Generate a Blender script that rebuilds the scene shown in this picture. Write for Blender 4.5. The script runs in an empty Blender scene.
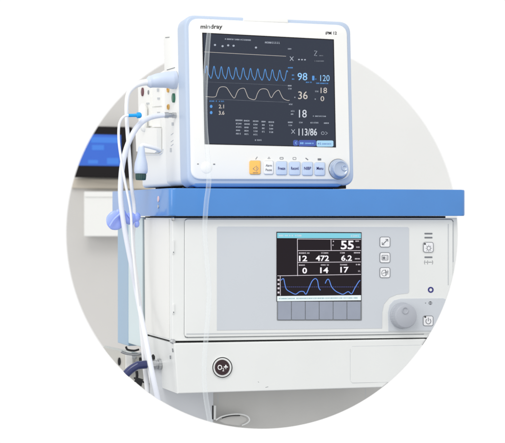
import bpy, bmesh, math, random
from mathutils import Vector, Matrix
random.seed(7)
scene = bpy.context.scene
COL = scene.collection
rad = math.radians

# ------------------------------------------------------------------ camera
FPX = 1604.0; CX = 252.5; HZ = 215.0; IW = 505.0; IH = 443.0
YAW = rad(18.7); DIST = 3.2; EYE = 1.10
VD = Vector((math.sin(YAW), math.cos(YAW), 0))      # view direction
VR = Vector((math.cos(YAW), -math.sin(YAW), 0))     # to the right of the view
VU = Vector((0, 0, 1))
CAM = Vector((0, 0, EYE)) - VD * DIST
cd = bpy.data.cameras.new('camera'); cam = bpy.data.objects.new('camera', cd); COL.objects.link(cam)
cam.matrix_world = Matrix.Translation(CAM) @ Matrix((VR, VU, -VD)).transposed().to_4x4()
cd.sensor_fit = 'HORIZONTAL'; cd.sensor_width = 36; cd.lens = 36 * FPX / IW
cd.shift_y = -(IH / 2 - HZ) / IW
cd.clip_end = 100
cd.dof.use_dof = True; cd.dof.focus_distance = 3.22; cd.dof.aperture_fstop = 9
scene.camera = cam

def ray(px, py):
    return (VD + VR * ((px - CX) / FPX) + VU * ((HZ - py) / FPX))

class Frame:
    """a thing's own frame; measures of the thing are read off its front or side plane"""
    def __init__(s, m): s.m = m; s.i = m.inverted()
    def front(s, px, py, y=0.0):
        o = s.i @ CAM; d = s.i.to_3x3() @ ray(px, py); t = (y - o.y) / d.y
        return o + d * t
    def side(s, px, py, x=0.0):
        o = s.i @ CAM; d = s.i.to_3x3() @ ray(px, py); t = (x - o.x) / d.x
        return o + d * t

# the display piece is cut round: outline of wall panel and cabinet (centre, radius)
RC = (262.0, 232.9); RR = 195.7
def circ(n=360):
    return [(RC[0] + RR * math.cos(2 * math.pi * k / n), RC[1] + RR * math.sin(2 * math.pi * k / n)) for k in range(n)]
def trim(poly):
    """outline trimmed where the piece ends on the round edge"""
    out = list(poly); C = circ()
    for k in range(len(C)):
        a = C[k]; b = C[(k + 1) % len(C)]
        def ins(p): return (b[0]-a[0])*(p[1]-a[1]) - (b[1]-a[1])*(p[0]-a[0]) >= -1e-9
        new = []
        for i in range(len(out)):
            p = out[i]; q = out[(i + 1) % len(out)]
            ip, iq = ins(p), ins(q)
            if ip: new.append(p)
            if ip != iq:
                den = (b[0]-a[0])*(q[1]-p[1]) - (b[1]-a[1])*(q[0]-p[0])
                t = -((b[0]-a[0])*(p[1]-a[1]) - (b[1]-a[1])*(p[0]-a[0])) / den
                new.append((p[0] + (q[0]-p[0])*t, p[1] + (q[1]-p[1])*t))
        out = new
        if not out: return []
    res = []
    for p in out:
        if not res or math.hypot(p[0]-res[-1][0], p[1]-res[-1][1]) > 0.02: res.append(p)
    return res

# ------------------------------------------------------------------ materials
def srgb(r, g, b):
    f = lambda c: (c/255/12.92) if c/255 <= .04045 else ((c/255+.055)/1.055)**2.4
    return (f(r), f(g), f(b), 1)
def mat(name, col, rough=.45, metal=0, spec=.5, bump=0, bscale=400, var=0, vscale=6, coat=0, trans=0, alpha=1, emit=None, es=1, ior=1.45):
    m = bpy.data.materials.new(name); m.use_nodes = True; nt = m.node_tree; b = nt.nodes['Principled BSDF']
    b.inputs['Base Color'].default_value = col; b.inputs['Roughness'].default_value = rough
    b.inputs['Metallic'].default_value = metal; b.inputs['Specular IOR Level'].default_value = spec
    b.inputs['Coat Weight'].default_value = coat; b.inputs['Coat Roughness'].default_value = .08
    b.inputs['Transmission Weight'].default_value = trans; b.inputs['Alpha'].default_value = alpha
    b.inputs['IOR'].default_value = ior
    tc = nt.nodes.new('ShaderNodeTexCoord')
    if var:
        n = nt.nodes.new('ShaderNodeTexNoise'); n.inputs['Scale'].default_value = vscale; n.inputs['Detail'].default_value = 6
        nt.links.new(tc.outputs['Object'], n.inputs['Vector'])
        r = nt.nodes.new('ShaderNodeValToRGB')
        lo = [c * (1 - var) for c in col[:3]] + [1]; hi = [min(1, c * (1 + var * .6)) for c in col[:3]] + [1]
        r.color_ramp.elements[0].color = lo; r.color_ramp.elements[1].color = hi
        r.color_ramp.elements[0].position = .3; r.color_ramp.elements[1].position = .7
        nt.links.new(n.outputs['Fac'], r.inputs['Fac']); nt.links.new(r.outputs['Color'], b.inputs['Base Color'])
        mr = nt.nodes.new('ShaderNodeMapRange'); mr.inputs['To Min'].default_value = rough * .8; mr.inputs['To Max'].default_value = min(1, rough * 1.25)
        nt.links.new(n.outputs['Fac'], mr.inputs['Value']); nt.links.new(mr.outputs['Result'], b.inputs['Roughness'])
    if bump:
        n2 = nt.nodes.new('ShaderNodeTexNoise'); n2.inputs['Scale'].default_value = bscale; n2.inputs['Detail'].default_value = 3
        nt.links.new(tc.outputs['Object'], n2.inputs['Vector'])
        bp = nt.nodes.new('ShaderNodeBump'); bp.inputs['Strength'].default_value = bump; bp.inputs['Distance'].default_value = .0006
        nt.links.new(n2.outputs['Fac'], bp.inputs['Height']); nt.links.new(bp.outputs['Normal'], b.inputs['Normal'])
    if emit:
        b.inputs['Emission Color'].default_value = emit; b.inputs['Emission Strength'].default_value = es
    return m
M = dict(
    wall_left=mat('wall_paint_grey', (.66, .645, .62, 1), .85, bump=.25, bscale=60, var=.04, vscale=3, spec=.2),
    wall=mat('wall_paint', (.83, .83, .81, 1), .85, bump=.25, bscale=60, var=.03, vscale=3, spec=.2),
    white=mat('monitor_white_plastic', (.855, .855, .83, 1), .4, bump=.12, bscale=1500, var=.012, vscale=9),
    rimblue=mat('pale_blue_plastic', srgb(180, 195, 216), .35, bump=.08, bscale=1500),
    cab=mat('ventilator_white_enamel', (.765, .78, .77, 1), .42, bump=.12, bscale=900, var=.035, vscale=5),
    side=mat('side_enamel', (.80, .80, .775, 1), .45, bump=.1, bscale=900, var=.02, vscale=5),
    panel=mat('panel_grey_film', srgb(200, 205, 211), .5, bump=.06, bscale=1200, var=.012, vscale=8),
    reflblue=mat('worktop_reflection_blue', srgb(78, 126, 190), .35, bump=.05),  # painted reflection of the worktop on the monitor's bottom edge
    blue=mat('worktop_blue', srgb(66, 132, 204), .3, bump=.14, bscale=700, var=.05, vscale=10, coat=.5),
    col1=mat('column_pale', srgb(205, 220, 224), .4, bump=.05, var=.03, vscale=8),
    col2=mat('column_blue', srgb(150, 178, 202), .4, bump=.05, var=.04, vscale=8),
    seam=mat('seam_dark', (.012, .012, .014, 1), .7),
    line=mat('seam_grey', srgb(128, 132, 136), .6),
    softline=mat('seam_soft_grey', srgb(190, 194, 197), .6),
    greycool=mat('lower_grey_cool', (.63, .65, .68, 1), .5, bump=.1, bscale=400, var=.04, vscale=7),
    grey=mat('lower_grey', (.56, .555, .535, 1), .55, bump=.15, bscale=400, var=.06, vscale=7),
    greybox=mat('rear_grey', srgb(206, 204, 198), .6, bump=.1, var=.04),
    knob=mat('knob_grey', srgb(172, 176, 184), .35, bump=.05, bscale=1000),
    metal=mat('metal', srgb(190, 192, 194), .28, metal=.9, var=.1, vscale=60),
    black=mat('black_plastic', (.008, .006, .007, 1), .5, spec=.2),
    rubber=mat('black_rubber', (.02, .02, .022, 1), .8),
    screen=mat('monitor_screen', (.008, .010, .016, 1), .1, spec=.4, emit=srgb(28, 36, 52), es=1.0),
    vscreen=mat('ventilator_screen', (.006, .004, .006, 1), .22, spec=.22, emit=srgb(24, 12, 22), es=.5),
    key=mat('softkey_grey', srgb(150, 157, 172), .5, bump=.1, bscale=800, var=.04, vscale=40),
    ink=mat('ink_black', (.02, .02, .022, 1), .6),
    inkgrey=mat('ink_grey', srgb(118, 121, 127), .6),
    inkblue=mat('ink_navy', srgb(38, 38, 120), .5),
    inkwhite=mat('ink_white', (.85, .85, .85, 1), .5),
    darkred=mat('button_dark', (.028, .008, .012, 1), .35),
    orange=mat('button_orange', srgb(250, 190, 96), .4, bump=.05),
    btnblue=mat('button_blue', srgb(190, 206, 230), .4, bump=.05),
    btnwhite=mat('button_white', (.82, .83, .85, 1), .4),
    mknob=mat('monitor_knob', srgb(176, 190, 212), .22, metal=.35, coat=.6),
    cable=mat('cable_white', (.84, .85, .87, 1), .38, coat=.2),
    cablegrey=mat('cable_pale_grey', srgb(226, 230, 240), .4, coat=.2),
    plug=mat('plug_pale_blue', srgb(200, 211, 230), .38, bump=.08, bscale=700),
    cyan=mat('cyan_tip', srgb(20, 160, 232), .35),
    clip=mat('clip_lilac', srgb(158, 178, 250), .3, coat=.3),
    navy=mat('hose_navy', srgb(34, 44, 96), .28, coat=.4, var=.1, vscale=40),
    green=mat('socket_green', srgb(50, 110, 88), .4),
    dgreen=mat('ring_green', srgb(40, 74, 70), .4),
    maroon=mat('socket_maroon', srgb(96, 38, 52), .4),
    brass=mat('socket_brass', srgb(222, 178, 96), .3, metal=.4),
    sticker=mat('sticker_pink', srgb(214, 190, 200), .5),
    woodstrip=mat('beige_strip', srgb(206, 198, 184), .7),
    boxwhite=mat('dispenser_white', (.86, .86, .83, 1), .5, bump=.05),
)
def emat(name, c, s=1.0):
    return mat(name, (0.02, 0.02, 0.02, 1), .4, emit=c, es=s)
E = dict(
    print=emat('glow_print', srgb(168, 176, 190)), bright=emat('glow_bright', srgb(248, 244, 250)), blue=emat('glow_blue', srgb(70, 146, 220)), sky=emat('glow_sky', srgb(140, 200, 250)), white=emat('glow_white', srgb(206, 212, 222)),
    cream=emat('glow_cream', srgb(204, 196, 188)), dim=emat('glow_dim', srgb(120, 126, 138)), head=emat('glow_header', srgb(122, 205, 224)),
    vblue=emat('glow_wave', srgb(88, 140, 235)), vdim=emat('glow_dim_blue', srgb(60, 70, 150)), pill=emat('glow_pill', srgb(52, 82, 172)),
    pale=emat('glow_pale', srgb(165, 212, 242)), vline=emat('glow_grid', srgb(214, 206, 214)), strip=emat('glow_strip', srgb(232, 244, 246)),
    tv=emat('glow_tv', srgb(22, 96, 208)), tvl=emat('glow_tv_light', srgb(46, 124, 226)), teal=emat('glow_teal', srgb(90, 150, 160)))
# clear soft tubing
tm = bpy.data.materials.new('clear_tube'); tm.use_nodes = True; nt = tm.node_tree
for n in list(nt.nodes): nt.nodes.remove(n)
o_ = nt.nodes.new('ShaderNodeOutputMaterial'); mx = nt.nodes.new('ShaderNodeMixShader'); tr = nt.nodes.new('ShaderNodeBsdfTransparent')
pb = nt.nodes.new('ShaderNodeBsdfPrincipled'); pb.inputs['Base Color'].default_value = (.84, .90, .93, 1); pb.inputs['Roughness'].default_value = .3
lw = nt.nodes.new('ShaderNodeLayerWeight'); lw.inputs['Blend'].default_value = .35
mr = nt.nodes.new('ShaderNodeMapRange'); mr.inputs['To Min'].default_value = .09; mr.inputs['To Max'].default_value = .48
nt.links.new(lw.outputs['Facing'], mr.inputs['Value']); nt.links.new(mr.outputs['Result'], mx.inputs['Fac'])
nt.links.new(tr.outputs[0], mx.inputs[1]); nt.links.new(pb.outputs[0], mx.inputs[2]); nt.links.new(mx.outputs[0], o_.inputs[0])
M['tube'] = tm

# ------------------------------------------------------------------ mesh helpers
def thing(name, label, cat, m=Matrix(), group=None):
    o = bpy.data.objects.new(name, None); COL.objects.link(o); o.matrix_world = m; o.empty_display_size = .05
    o['label'] = label; o['category'] = cat
    if group: o['group'] = group
    return o
def obj(name, bm, m, parent=None, smooth=False, label=None):
    bmesh.ops.recalc_face_normals(bm, faces=bm.faces[:])
    me = bpy.data.meshes.new(name); bm.to_mesh(me); bm.free(); me.materials.append(m)
    if smooth:
        me.shade_smooth()
        me.set_sharp_from_angle(angle=rad(38))
    o = bpy.data.objects.new(name, me); COL.objects.link(o)
    if parent: o.parent = parent
    if label: o['label'] = label
    return o
def split_obj(name, bm, m, parent, gap=.0022):
    """every separate run of marks becomes an object of its own"""
    bm.verts.index_update(); bm.verts.ensure_lookup_table(); seen = set(); isl = []
    for v in bm.verts:
        if v.index in seen: continue
        st = [v]; seen.add(v.index); vs = []
        while st:
            a = st.pop(); vs.append(a)
            for e in a.link_edges:
                b = e.other_vert(a)
                if b.index not in seen: seen.add(b.index); st.append(b)
        xs = [a.co.x for a in vs]; zs = [a.co.z for a in vs]
        isl.append([min(xs), max(xs), min(zs), max(zs), vs])
    ch = True
    while ch:
        ch = False; i = 0
        while i < len(isl):
            j = i+1
            while j < len(isl):
                a, b = isl[i], isl[j]
                if max(a[0], b[0])-min(a[1], b[1]) < gap and max(a[2], b[2])-min(a[3], b[3]) < gap*.22:
                    isl[i] = [min(a[0], b[0]), max(a[1], b[1]), min(a[2], b[2]), max(a[3], b[3]), a[4]+b[4]]; isl.pop(j); ch = True
                else: j += 1
            i += 1
    for g in isl:
        nb = bmesh.new(); mp_ = {v: nb.verts.new(v.co) for v in g[4]}
        fs = {f for v in g[4] for f in v.link_faces}
        for f in fs: nb.faces.new([mp_[v] for v in f.verts])
        obj(name, nb, m, parent)
    bm.free()
def tag(o, label, cat, group=None):
    o['label'] = label; o['category'] = cat
    if group: o['group'] = group
def prism(pts, ext, bev=0, seg=3, bm=None):
    """pts: planar outline (Vectors), pushed back along ext; front rim rounded by stepped insets"""
    bm = bm or bmesh.new(); n = len(pts); L = ext.length; d = ext/L
    if bev: bev = min(bev, L*.95)
    nrm = Vector((0, 0, 0))
    for i in range(n): nrm += (pts[i]-pts[0]).cross(pts[(i+1) % n]-pts[0])
    if nrm.length < 1e-12: return bm
    nrm.normalize(); inn = []
    for i in range(n):
        e1 = (pts[i]-pts[i-1]).normalized(); e2 = (pts[(i+1) % n]-pts[i]).normalized()
        a = nrm.cross(e1); b = nrm.cross(e2); m = a+b
        m = m.normalized() if m.length > 1e-6 else a
        inn.append(m/max(m.dot(a), .35))
    rings = []
    if bev:
        for k in range(seg+1):
            t = math.pi/2*k/seg
            rings.append([bm.verts.new(p + inn[i]*bev*(1-math.sin(t)) + d*bev*(1-math.cos(t))) for i, p in enumerate(pts)])
    else: rings.append([bm.verts.new(p) for p in pts])
    rings.append([bm.verts.new(p+ext) for p in pts])
    bm.faces.new(rings[0]); bm.faces.new(rings[-1][::-1])
    for a, b in zip(rings, rings[1:]):
        for i in range(n): bm.faces.new((a[i], b[i], b[(i+1) % n], a[(i+1) % n]))
    return bm
def cut_end(bm, p, px, py):
    """square off a cord that ends on the round edge"""
    n = (VR*(px-RC[0]) - VU*(py-RC[1])).normalized()
    g = bmesh.ops.bisect_plane(bm, geom=bm.verts[:]+bm.edges[:]+bm.faces[:], plane_co=p, plane_no=n, clear_outer=True)
    es = [e for e in g['geom_cut'] if isinstance(e, bmesh.types.BMEdge)]
    bmesh.ops.edgenet_fill(bm, edges=es)
    return bm
def edge_at(px, py):
    """nearest place on the round edge"""
    v = Vector((px-RC[0], py-RC[1])); v = v.normalized()*RR; return (RC[0]+v.x, RC[1]+v.y)
def box(x0, x1, y0, y1, z0, z1, bev=0, seg=2, bm=None):
    new = bmesh.new()
    r = bmesh.ops.create_cube(new, size=1)
    for v in new.verts:
        v.co = Vector((x0 + (v.co.x+.5)*(x1-x0), y0 + (v.co.y+.5)*(y1-y0), z0 + (v.co.z+.5)*(z1-z0)))
    if bev: bmesh.ops.bevel(new, geom=new.edges[:], offset=bev, segments=seg, affect='EDGES', profile=.5)
    if bm is None: return new
    merge(bm, new); return bm
def merge(bm, other):
    me = bpy.data.meshes.new('t'); other.to_mesh(me); other.free(); bm.from_mesh(me); bpy.data.meshes.remove(me)
def rrect(x0, y0, x1, y1, r, n=8):
    """rounded rectangle in photo units, clockwise from the top left"""
    pts = []
    for cx, cy, a0 in ((x1-r, y0+r, -90), (x1-r, y1-r, 0), (x0+r, y1-r, 90), (x0+r, y0+r, 180)):
        for k in range(n+1):
            a = rad(a0 + 90*k/n); pts.append((cx + r*math.cos(a), cy + r*math.sin(a)))
    return pts
def quadround(c, r, n=8):
    """rounded quadrilateral, corners tl,tr,br,bl"""
    pts = []
    for i in range(4):
        p = Vector(c[i]); a = Vector(c[i-1]); b = Vector(c[(i+1) % 4])
        u = p + (a-p).normalized()*r; w = p + (b-p).normalized()*r
        for k in range(n+1):
            t = k/n
            t2 = t
            q = u*(1-t2)**2 + p*2*t2*(1-t2)*.93 + (u+w)/2*2*t2*(1-t2)*.07 + w*t2**2
            pts.append((q.x, q.y))
    return pts
def ell(cx, cy, rx, ry=None, n=40):
    ry = ry or rx
    return [(cx + rx*math.cos(2*math.pi*k/n), cy + ry*math.sin(2*math.pi*k/n)) for k in range(n)]
def cat(pts, n=8):
    out = []
    P = [pts[0]] + list(pts) + [pts[-1]]
    for i in range(1, len(P)-2):
        for k in range(n):
            t = k/n; a, b, c, d = P[i-1], P[i], P[i+1], P[i+2]
            out.append(.5*((2*b) + (-a+c)*t + (2*a-5*b+4*c-d)*t*t + (-a+3*b-3*c+d)*t**3))
    out.append(pts[-1]); return out
def tube(path, r, bm=None, seg=14, smooth=True, caps=True):
    """round cord along a path; r is a number or a list along the path"""
    bm = bm or bmesh.new()
    if smooth:
        n0 = len(path); path2 = cat(path)
        if isinstance(r, (list, tuple)):
            rr = []
            for i in range(len(path2)):
                t = i/(len(path2)-1)*(n0-1); k = min(int(t), n0-2); rr.append(r[k]+(r[k+1]-r[k])*(t-k))
        else: rr = [r]*len(path2)
        path = path2
    else: rr = list(r) if isinstance(r, (list, tuple)) else [r]*len(path)
    rings = []; ref = None
    for i, p in enumerate(path):
        t = (path[min(i+1, len(path)-1)] - path[max(i-1, 0)]).normalized()
        if ref is None: ref = t.orthogonal().normalized()
        ref = (ref - t*ref.dot(t)).normalized(); b = t.cross(ref)
        rings.append([bm.verts.new(p + (ref*math.cos(2*math.pi*k/seg) + b*math.sin(2*math.pi*k/seg))*rr[i]) for k in range(seg)])
    for i in range(len(rings)-1):
        for k in range(seg):
            bm.faces.new((rings[i][k], rings[i][(k+1) % seg], rings[i+1][(k+1) % seg], rings[i+1][k]))
    if caps: bm.faces.new(rings[0][::-1]); bm.faces.new(rings[-1])
    return bm
def lathe(c, axis, prof, bm=None, seg=40, knurl=0, kn=0):
    """prof: (along axis, radius)"""
    bm = bm or bmesh.new(); axis = axis.normalized(); u = axis.orthogonal().normalized(); v = axis.cross(u); rings = []
    for h, r in prof:
        rings.append([bm.verts.new(c + axis*h + (u*math.cos(2*math.pi*k/seg) + v*math.sin(2*math.pi*k/seg))*max(r*(1 + (knurl if (kn and k % 2) else 0)), 1e-5)) for k in range(seg)])
    for i in range(len(rings)-1):
        for k in range(seg): bm.faces.new((rings[i][k], rings[i][(k+1) % seg], rings[i+1][(k+1) % seg], rings[i+1][k]))
    bm.faces.new(rings[0][::-1]); bm.faces.new(rings[-1])
    return bm
def ribbon(F, pts, y, w, th=.0004, closed=False, bm=None):
    """thin raised line drawn on a front plane; w in photo units"""
    bm = bm or bmesh.new(); n = len(pts)
    L, R = [], []
    for i in range(n):
        a = Vector(pts[(i-1) % n] if (closed or i > 0) else pts[i]); b = Vector(pts[(i+1) % n] if (closed or i < n-1) else pts[i])
        t = (b-a); t = t.normalized() if t.length > 0 else Vector((1, 0)); nn = Vector((-t.y, t.x))*w/2; p = Vector(pts[i])
        L.append(F.front(*(p+nn), y)); R.append(F.front(*(p-nn), y))
    e = Vector((0, th, 0))
    vl = [bm.verts.new(p) for p in L]; vr = [bm.verts.new(p) for p in R]; bl = [bm.verts.new(p+e) for p in L]; br = [bm.verts.new(p+e) for p in R]
    m = n if closed else n-1
    for i in range(m):
        j = (i+1) % n
        for q in ((vl[i], vl[j], vr[j], vr[i]), (bl[i], br[i], br[j], bl[j]), (vl[i], bl[i], bl[j], vl[j]), (vr[i], vr[j], br[j], br[i])):
            try: bm.faces.new(q)
            except ValueError: pass
    if not closed:
        bm.faces.new((vl[0], vr[0], br[0], bl[0])); bm.faces.new((vl[-1], bl[-1], br[-1], vr[-1]))
    return bm
def plate(F, poly, y, th, bev=0, bm=None):
    """flat piece on a front plane: front face at y-th, back at y"""
    new = prism([F.front(px, py, y-th) for px, py in poly], Vector((0, th, 0)), bev)
    if bm is None: return new
    merge(bm, new); return bm
_fonts = {}
def text(F, s, x0, y0, x1, y1, y, th=.0003, bold=0, shear=0):
    """lettering fitted to a box on a front plane"""
    cu = bpy.data.curves.new('t', 'FONT'); cu.body = s; cu.size = 1; cu.extrude = 0; cu.offset = bold; cu.resolution_u = 3; cu.shear = shear
    ob = bpy.data.objects.new('t', cu); COL.objects.link(ob)
    dg = bpy.context.evaluated_depsgraph_get(); dg.update()
    me = bpy.data.meshes.new_from_object(ob.evaluated_get(dg)); bpy.data.objects.remove(ob); bpy.data.curves.remove(cu)
    bm = bmesh.new(); bm.from_mesh(me); bpy.data.meshes.remove(me)
    xs = [v.co.x for v in bm.verts]; ys = [v.co.y for v in bm.verts]; a, b, c, d = min(xs), max(xs), min(ys), max(ys)
    for v in bm.verts:
        u = (v.co.x-a)/(b-a); w = (v.co.y-c)/(d-c)
        v.co = F.front(x0+(x1-x0)*u, y1+(y0-y1)*w, y-th)
    r = bmesh.ops.extrude_face_region(bm, geom=bm.faces[:])
    for g in r['geom']:
        if isinstance(g, bmesh.types.BMVert): g.co.y += th*.8
    return bm
def fine(F, x0, x1, yc, h, y, bm=None, th=.0003, slope=0.0):
    """print too small to read: little uneven strokes and bowls"""
    bm = bm or bmesh.new(); x = x0; g = h*.62; first = True
    def q(a, b, c, d): plate(F, [(a, b), (c, b), (c, d), (a, d)], y, th, 0, bm)
    while x < x1 - g*.5:
        yy = yc + slope*(x-x0); t = yy-h/2; b = yy+h/2; k = random.random(); lw = h*.2
        if not first and k < .1: x += g*.7; continue
        first = False
        if k < .35: q(x, t+h*.2, x+lw, b); q(x+g-lw, t+h*.2, x+g, b); q(x+lw, t+h*.2, x+g-lw, t+h*.2+lw); q(x+lw, b-lw, x+g-lw, b)
        elif k < .6: q(x, t+h*.25, x+lw, b); q(x+g-lw, t+h*.25, x+g, b); q(x+lw, t+h*.25, x+g-lw, t+h*.25+lw)
        elif k < .8: q(x, t+h*.2, x+g, t+h*.2+lw); q(x, b-lw, x+g, b); q(x, t+h*.2+lw, x+lw, b-lw)
        else: q(x+g*.3, t, x+g*.3+lw, b); q(x+g*.3+lw, b-lw, x+g, b)
        x += g + h*.22
    return bm

# ================================================================== background wall
W0 = CAM + VD*5.0
WF = Frame(Matrix.Translation(W0) @ Matrix((VR, VD, VU)).transposed().to_4x4())
WM = WF.m
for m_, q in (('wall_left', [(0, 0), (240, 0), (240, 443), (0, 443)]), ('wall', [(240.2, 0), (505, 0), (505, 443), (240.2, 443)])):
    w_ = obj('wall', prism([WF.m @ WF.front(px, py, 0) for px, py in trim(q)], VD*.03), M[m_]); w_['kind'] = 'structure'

# wall mounted screen
t = thing('wall_screen', 'dark framed screen with blue picture on the wall far left', 'screen', WM)
obj('frame', prism([WF.front(px, py, -.07) for px, py in trim([(70, 125.5), (131.5, 127), (131.5, 178), (70, 177)])], Vector((0, .05, 0)), .003), M['black'], t)
d_ = obj('display', plate(WF, trim([(78, 134), (121, 135), (121, 166), (78, 165.5)]), -.0702, .002), E['tv'], t)
bm = bmesh.new()
for q in ([(91, 137), (118, 137.5), (118, 143), (91, 142.5)], [(92, 145), (104, 145), (104, 150), (92, 150)], [(107, 158), (119, 158), (119, 164), (107, 164)], [(88, 160), (98, 160), (98, 163.5), (88, 163.5)]):
    plate(WF, trim(q), -.0723, .001, 0, bm)
split_obj('picture_block', bm, E['tvl'], d_)
obj('bracket', prism([WF.front(px, py, -.019) for px, py in rrect(105, 140, 122, 160, 1)], Vector((0, .018, 0))), M['black'], t)
# white box under it
t = thing('wall_box', 'plain white box fixed to the wall below the dark framed screen', 'box', WM)
obj('casing', prism([WF.front(px, py, -.09) for px, py in rrect(84, 191.5, 150, 236.5, 1.2)], Vector((0, .09, 0)), .003), M['boxwhite'], t)
obj('lid', prism([WF.front(px, py, -.094) for px, py in rrect(84.6, 192, 149.5, 197, .8)], Vector((0, .0035, 0)), .001), M['boxwhite'], t)
# beige rail above the box
o = obj('wall_rail', prism([WM @ WF.front(px, py, -.02) for px, py in trim([(60, 178.6), (150, 179.6), (150, 189), (60, 188)])], VD*.02, .002), M['woodstrip'])
tag(o, 'narrow beige rail on the wall between the blue screen and white box', 'rail')

# ================================================================== anaesthesia machine
I4 = Frame(Matrix())
mx0 = I4.front(172, 300).x
mach = thing('anaesthesia_machine', 'white ventilator cabinet with thick blue worktop, grey control panel and rotary dial', 'medical machine', Matrix.Translation(Vector((0, 0, 0))))
G = I4
zt = G.front(200, 188.4).z; zb = G.front(200, 216).z
xl = G.front(168.2, 200).x; xr = G.front(464, 200).x
# worktop: plan outline with rounded corners, pushed down
def plan(x0, x1, y0, y1, r, n=8):
    pts = []
    for cx, cy, a0 in ((x1-r, y0+r, -90), (x1-r, y1-r, 0), (x0+r, y1-r, 90), (x0+r, y0+r, 180)):
        for k in range(n+1):
            a = rad(a0+90*k/n); pts.append((cx+r*math.cos(a), cy+r*math.sin(a)))
    return pts
bm = bmesh.new(); a = [bm.verts.new((x, y, zt)) for x, y in plan(xl, xr, -.012, .47, .012)]; b = [bm.verts.new((v.co.x, v.co.y, zb)) for v in a]; n = len(a)
f1 = bm.faces.new(a); f2 = bm.faces.new(b[::-1])
for i in range(n): bm.faces.new((a[i], b[i], b[(i+1) % n], a[(i+1) % n]))
bmesh.ops.bevel(bm, geom=list(f1.edges)+list(f2.edges), offset=.0028, segments=3, affect='EDGES', profile=.5)
wt = obj('worktop', bm, M['blue'], mach, True)
s0 = G.side(158.6, 202, xl)
bm = lathe(Vector((xl, s0.y, s0.z+.006)), Vector((-1, 0, 0)), [(0, .006), (.0012, .006), (.0016, .005)], seg=20)
obj('screw_cover', bm, M['sticker'], wt); 
bm = lathe(Vector((xl, s0.y, s0.z-.009)), Vector((-1, 0, 0)), [(0, .004), (.0012, .004), (.0016, .003)], seg=20)
obj('screw_cover', bm, M['metal'], wt)

# cabinet carcass
CY = .008
def gp(px, py, y=CY): return G.front(px, py, y)
cz0 = gp(200, 341).z; czt = zb-.0035
cxl = gp(172.5, 300).x
outl = trim([(172.5, 217.9), (480, 217.9), (480, 337), (172.5, 341)])
bm = prism([gp(*p) for p in outl], Vector((0, .205, 0)), .0012)
cabn = obj('cabinet', bm, M['cab'], mach)
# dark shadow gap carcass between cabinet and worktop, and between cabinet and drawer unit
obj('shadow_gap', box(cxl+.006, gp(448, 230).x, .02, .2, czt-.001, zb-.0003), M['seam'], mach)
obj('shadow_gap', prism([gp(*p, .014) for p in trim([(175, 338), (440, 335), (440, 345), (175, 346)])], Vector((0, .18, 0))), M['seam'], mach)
# side seam lines on the cabinet side
sx = cxl-.0008
def sp(px, py, x=sx): return G.side(px, py, x)
bm = tube([sp(166.5, 222), sp(172, 240), sp(173, 262)], .0006, smooth=False, seg=6)
obj('side_cover', prism([sp(145, 219.5, cxl), sp(169.5, 219, cxl), sp(169.5, 338.5, cxl), sp(146, 331.8, cxl)], Vector((-.0016, 0, 0)), .0005), M['side'], cabn)
bm.free()
for (ax, ay, bx, by) in ((173.2, 240, 174.0, 254), (173.3, 304, 174.2, 314)):
    obj('latch', prism([gp(*q, CY-.0025) for q in rrect(ax-.9, ay, bx+.4, by, .9, 5)], Vector((0, .0025, 0)), .0006), M['cab'], cabn)
    obj('latch_slot', prism([gp(*q, CY-.0029) for q in rrect(ax-.1, by-2.4, bx, by-.9, .4, 4)], Vector((0, .0004, 0))), M['line'], cabn)
obj('hinge', lathe(gp(173.5, 219.0, CY-.006), Vector((0, 1, 0)), [(0, .0025), (.002, .0038), (.006, .0038)], seg=14), M['metal'], cabn)
obj('hinge', lathe(gp(173.6, 341.6, CY-.006), Vector((0, 1, 0)), [(0, .003), (.002, .0048), (.012, .0048)], seg=14), M['metal'], cabn)

# control panel frame: raised border line then faceplate
pf = trim(quadround([(185.2, 219.2), (452.8, 219.6), (452.8, 333.2), (184.8, 337)], 3))
pn = obj('control_panel', prism([gp(*p, CY-.004) for p in pf], Vector((0, .004, 0)), .0012), M['cab'], mach)
pl = trim(quadround([(185.2, 219.2), (452.8, 219.6), (452.8, 333.2), (184.8, 337)], 3))
obj('seam', ribbon(G, quadround([(184.9, 218.9), (453.2, 219.3), (453.2, 280), (184.9, 285)], 3)[0:18], CY-.0003, .7), M['line'], pn)
bm = ribbon(G, [(184.8, 222), (184.7, 250), (184.6, 300), (184.4, 334), (185.5, 337.2), (188, 337.6)], CY-.0003, .9)
ribbon(G, [(188, 337.6), (300, 336), (424, 334.1)], CY-.0003, .6, bm=bm)
obj('seam', bm, M['line'], pn)
bm = ribbon(G, [(448.3, 224), (448.3, 250), (448.3, 285)], CY-.0045, .7)
ribbon(G, [(453.2, 223), (453.2, 262)], CY-.0003, .8, bm=bm)
split_obj('seam', bm, M['softline'], pn)
PY = CY-.004
ga = quadround([(217, 226.4), (409, 227.2), (409, 294), (217, 300)], 1.5)
ga = [(217, 228), (218.2, 226.6), (407.8, 227.1), (409, 228.4), (409, 291.5), (408, 293.2), (397, 294.4), (389.5, 297.5), (384, 304), (382.2, 312), (382, 328.3), (217, 330.2)]
obj('grey_film', plate(G, ga, PY, .0008, .0002), M['panel'], pn)
pod = trim([(388.5, 331.0), (388, 312), (389.8, 305), (394, 300.3), (401, 298.6), (443, 298.2), (448, 300), (448, 330.4)])
obj('dial_pod', plate(G, pod, PY, .0012, .0004), M['panel'], pn)
bm = plate(G, trim([(186.5, 333.4), (448, 330.9), (448, 332.0), (186.5, 334.6)]), PY, .0005)
obj('ledge', bm, M['softline'], pn)

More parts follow.
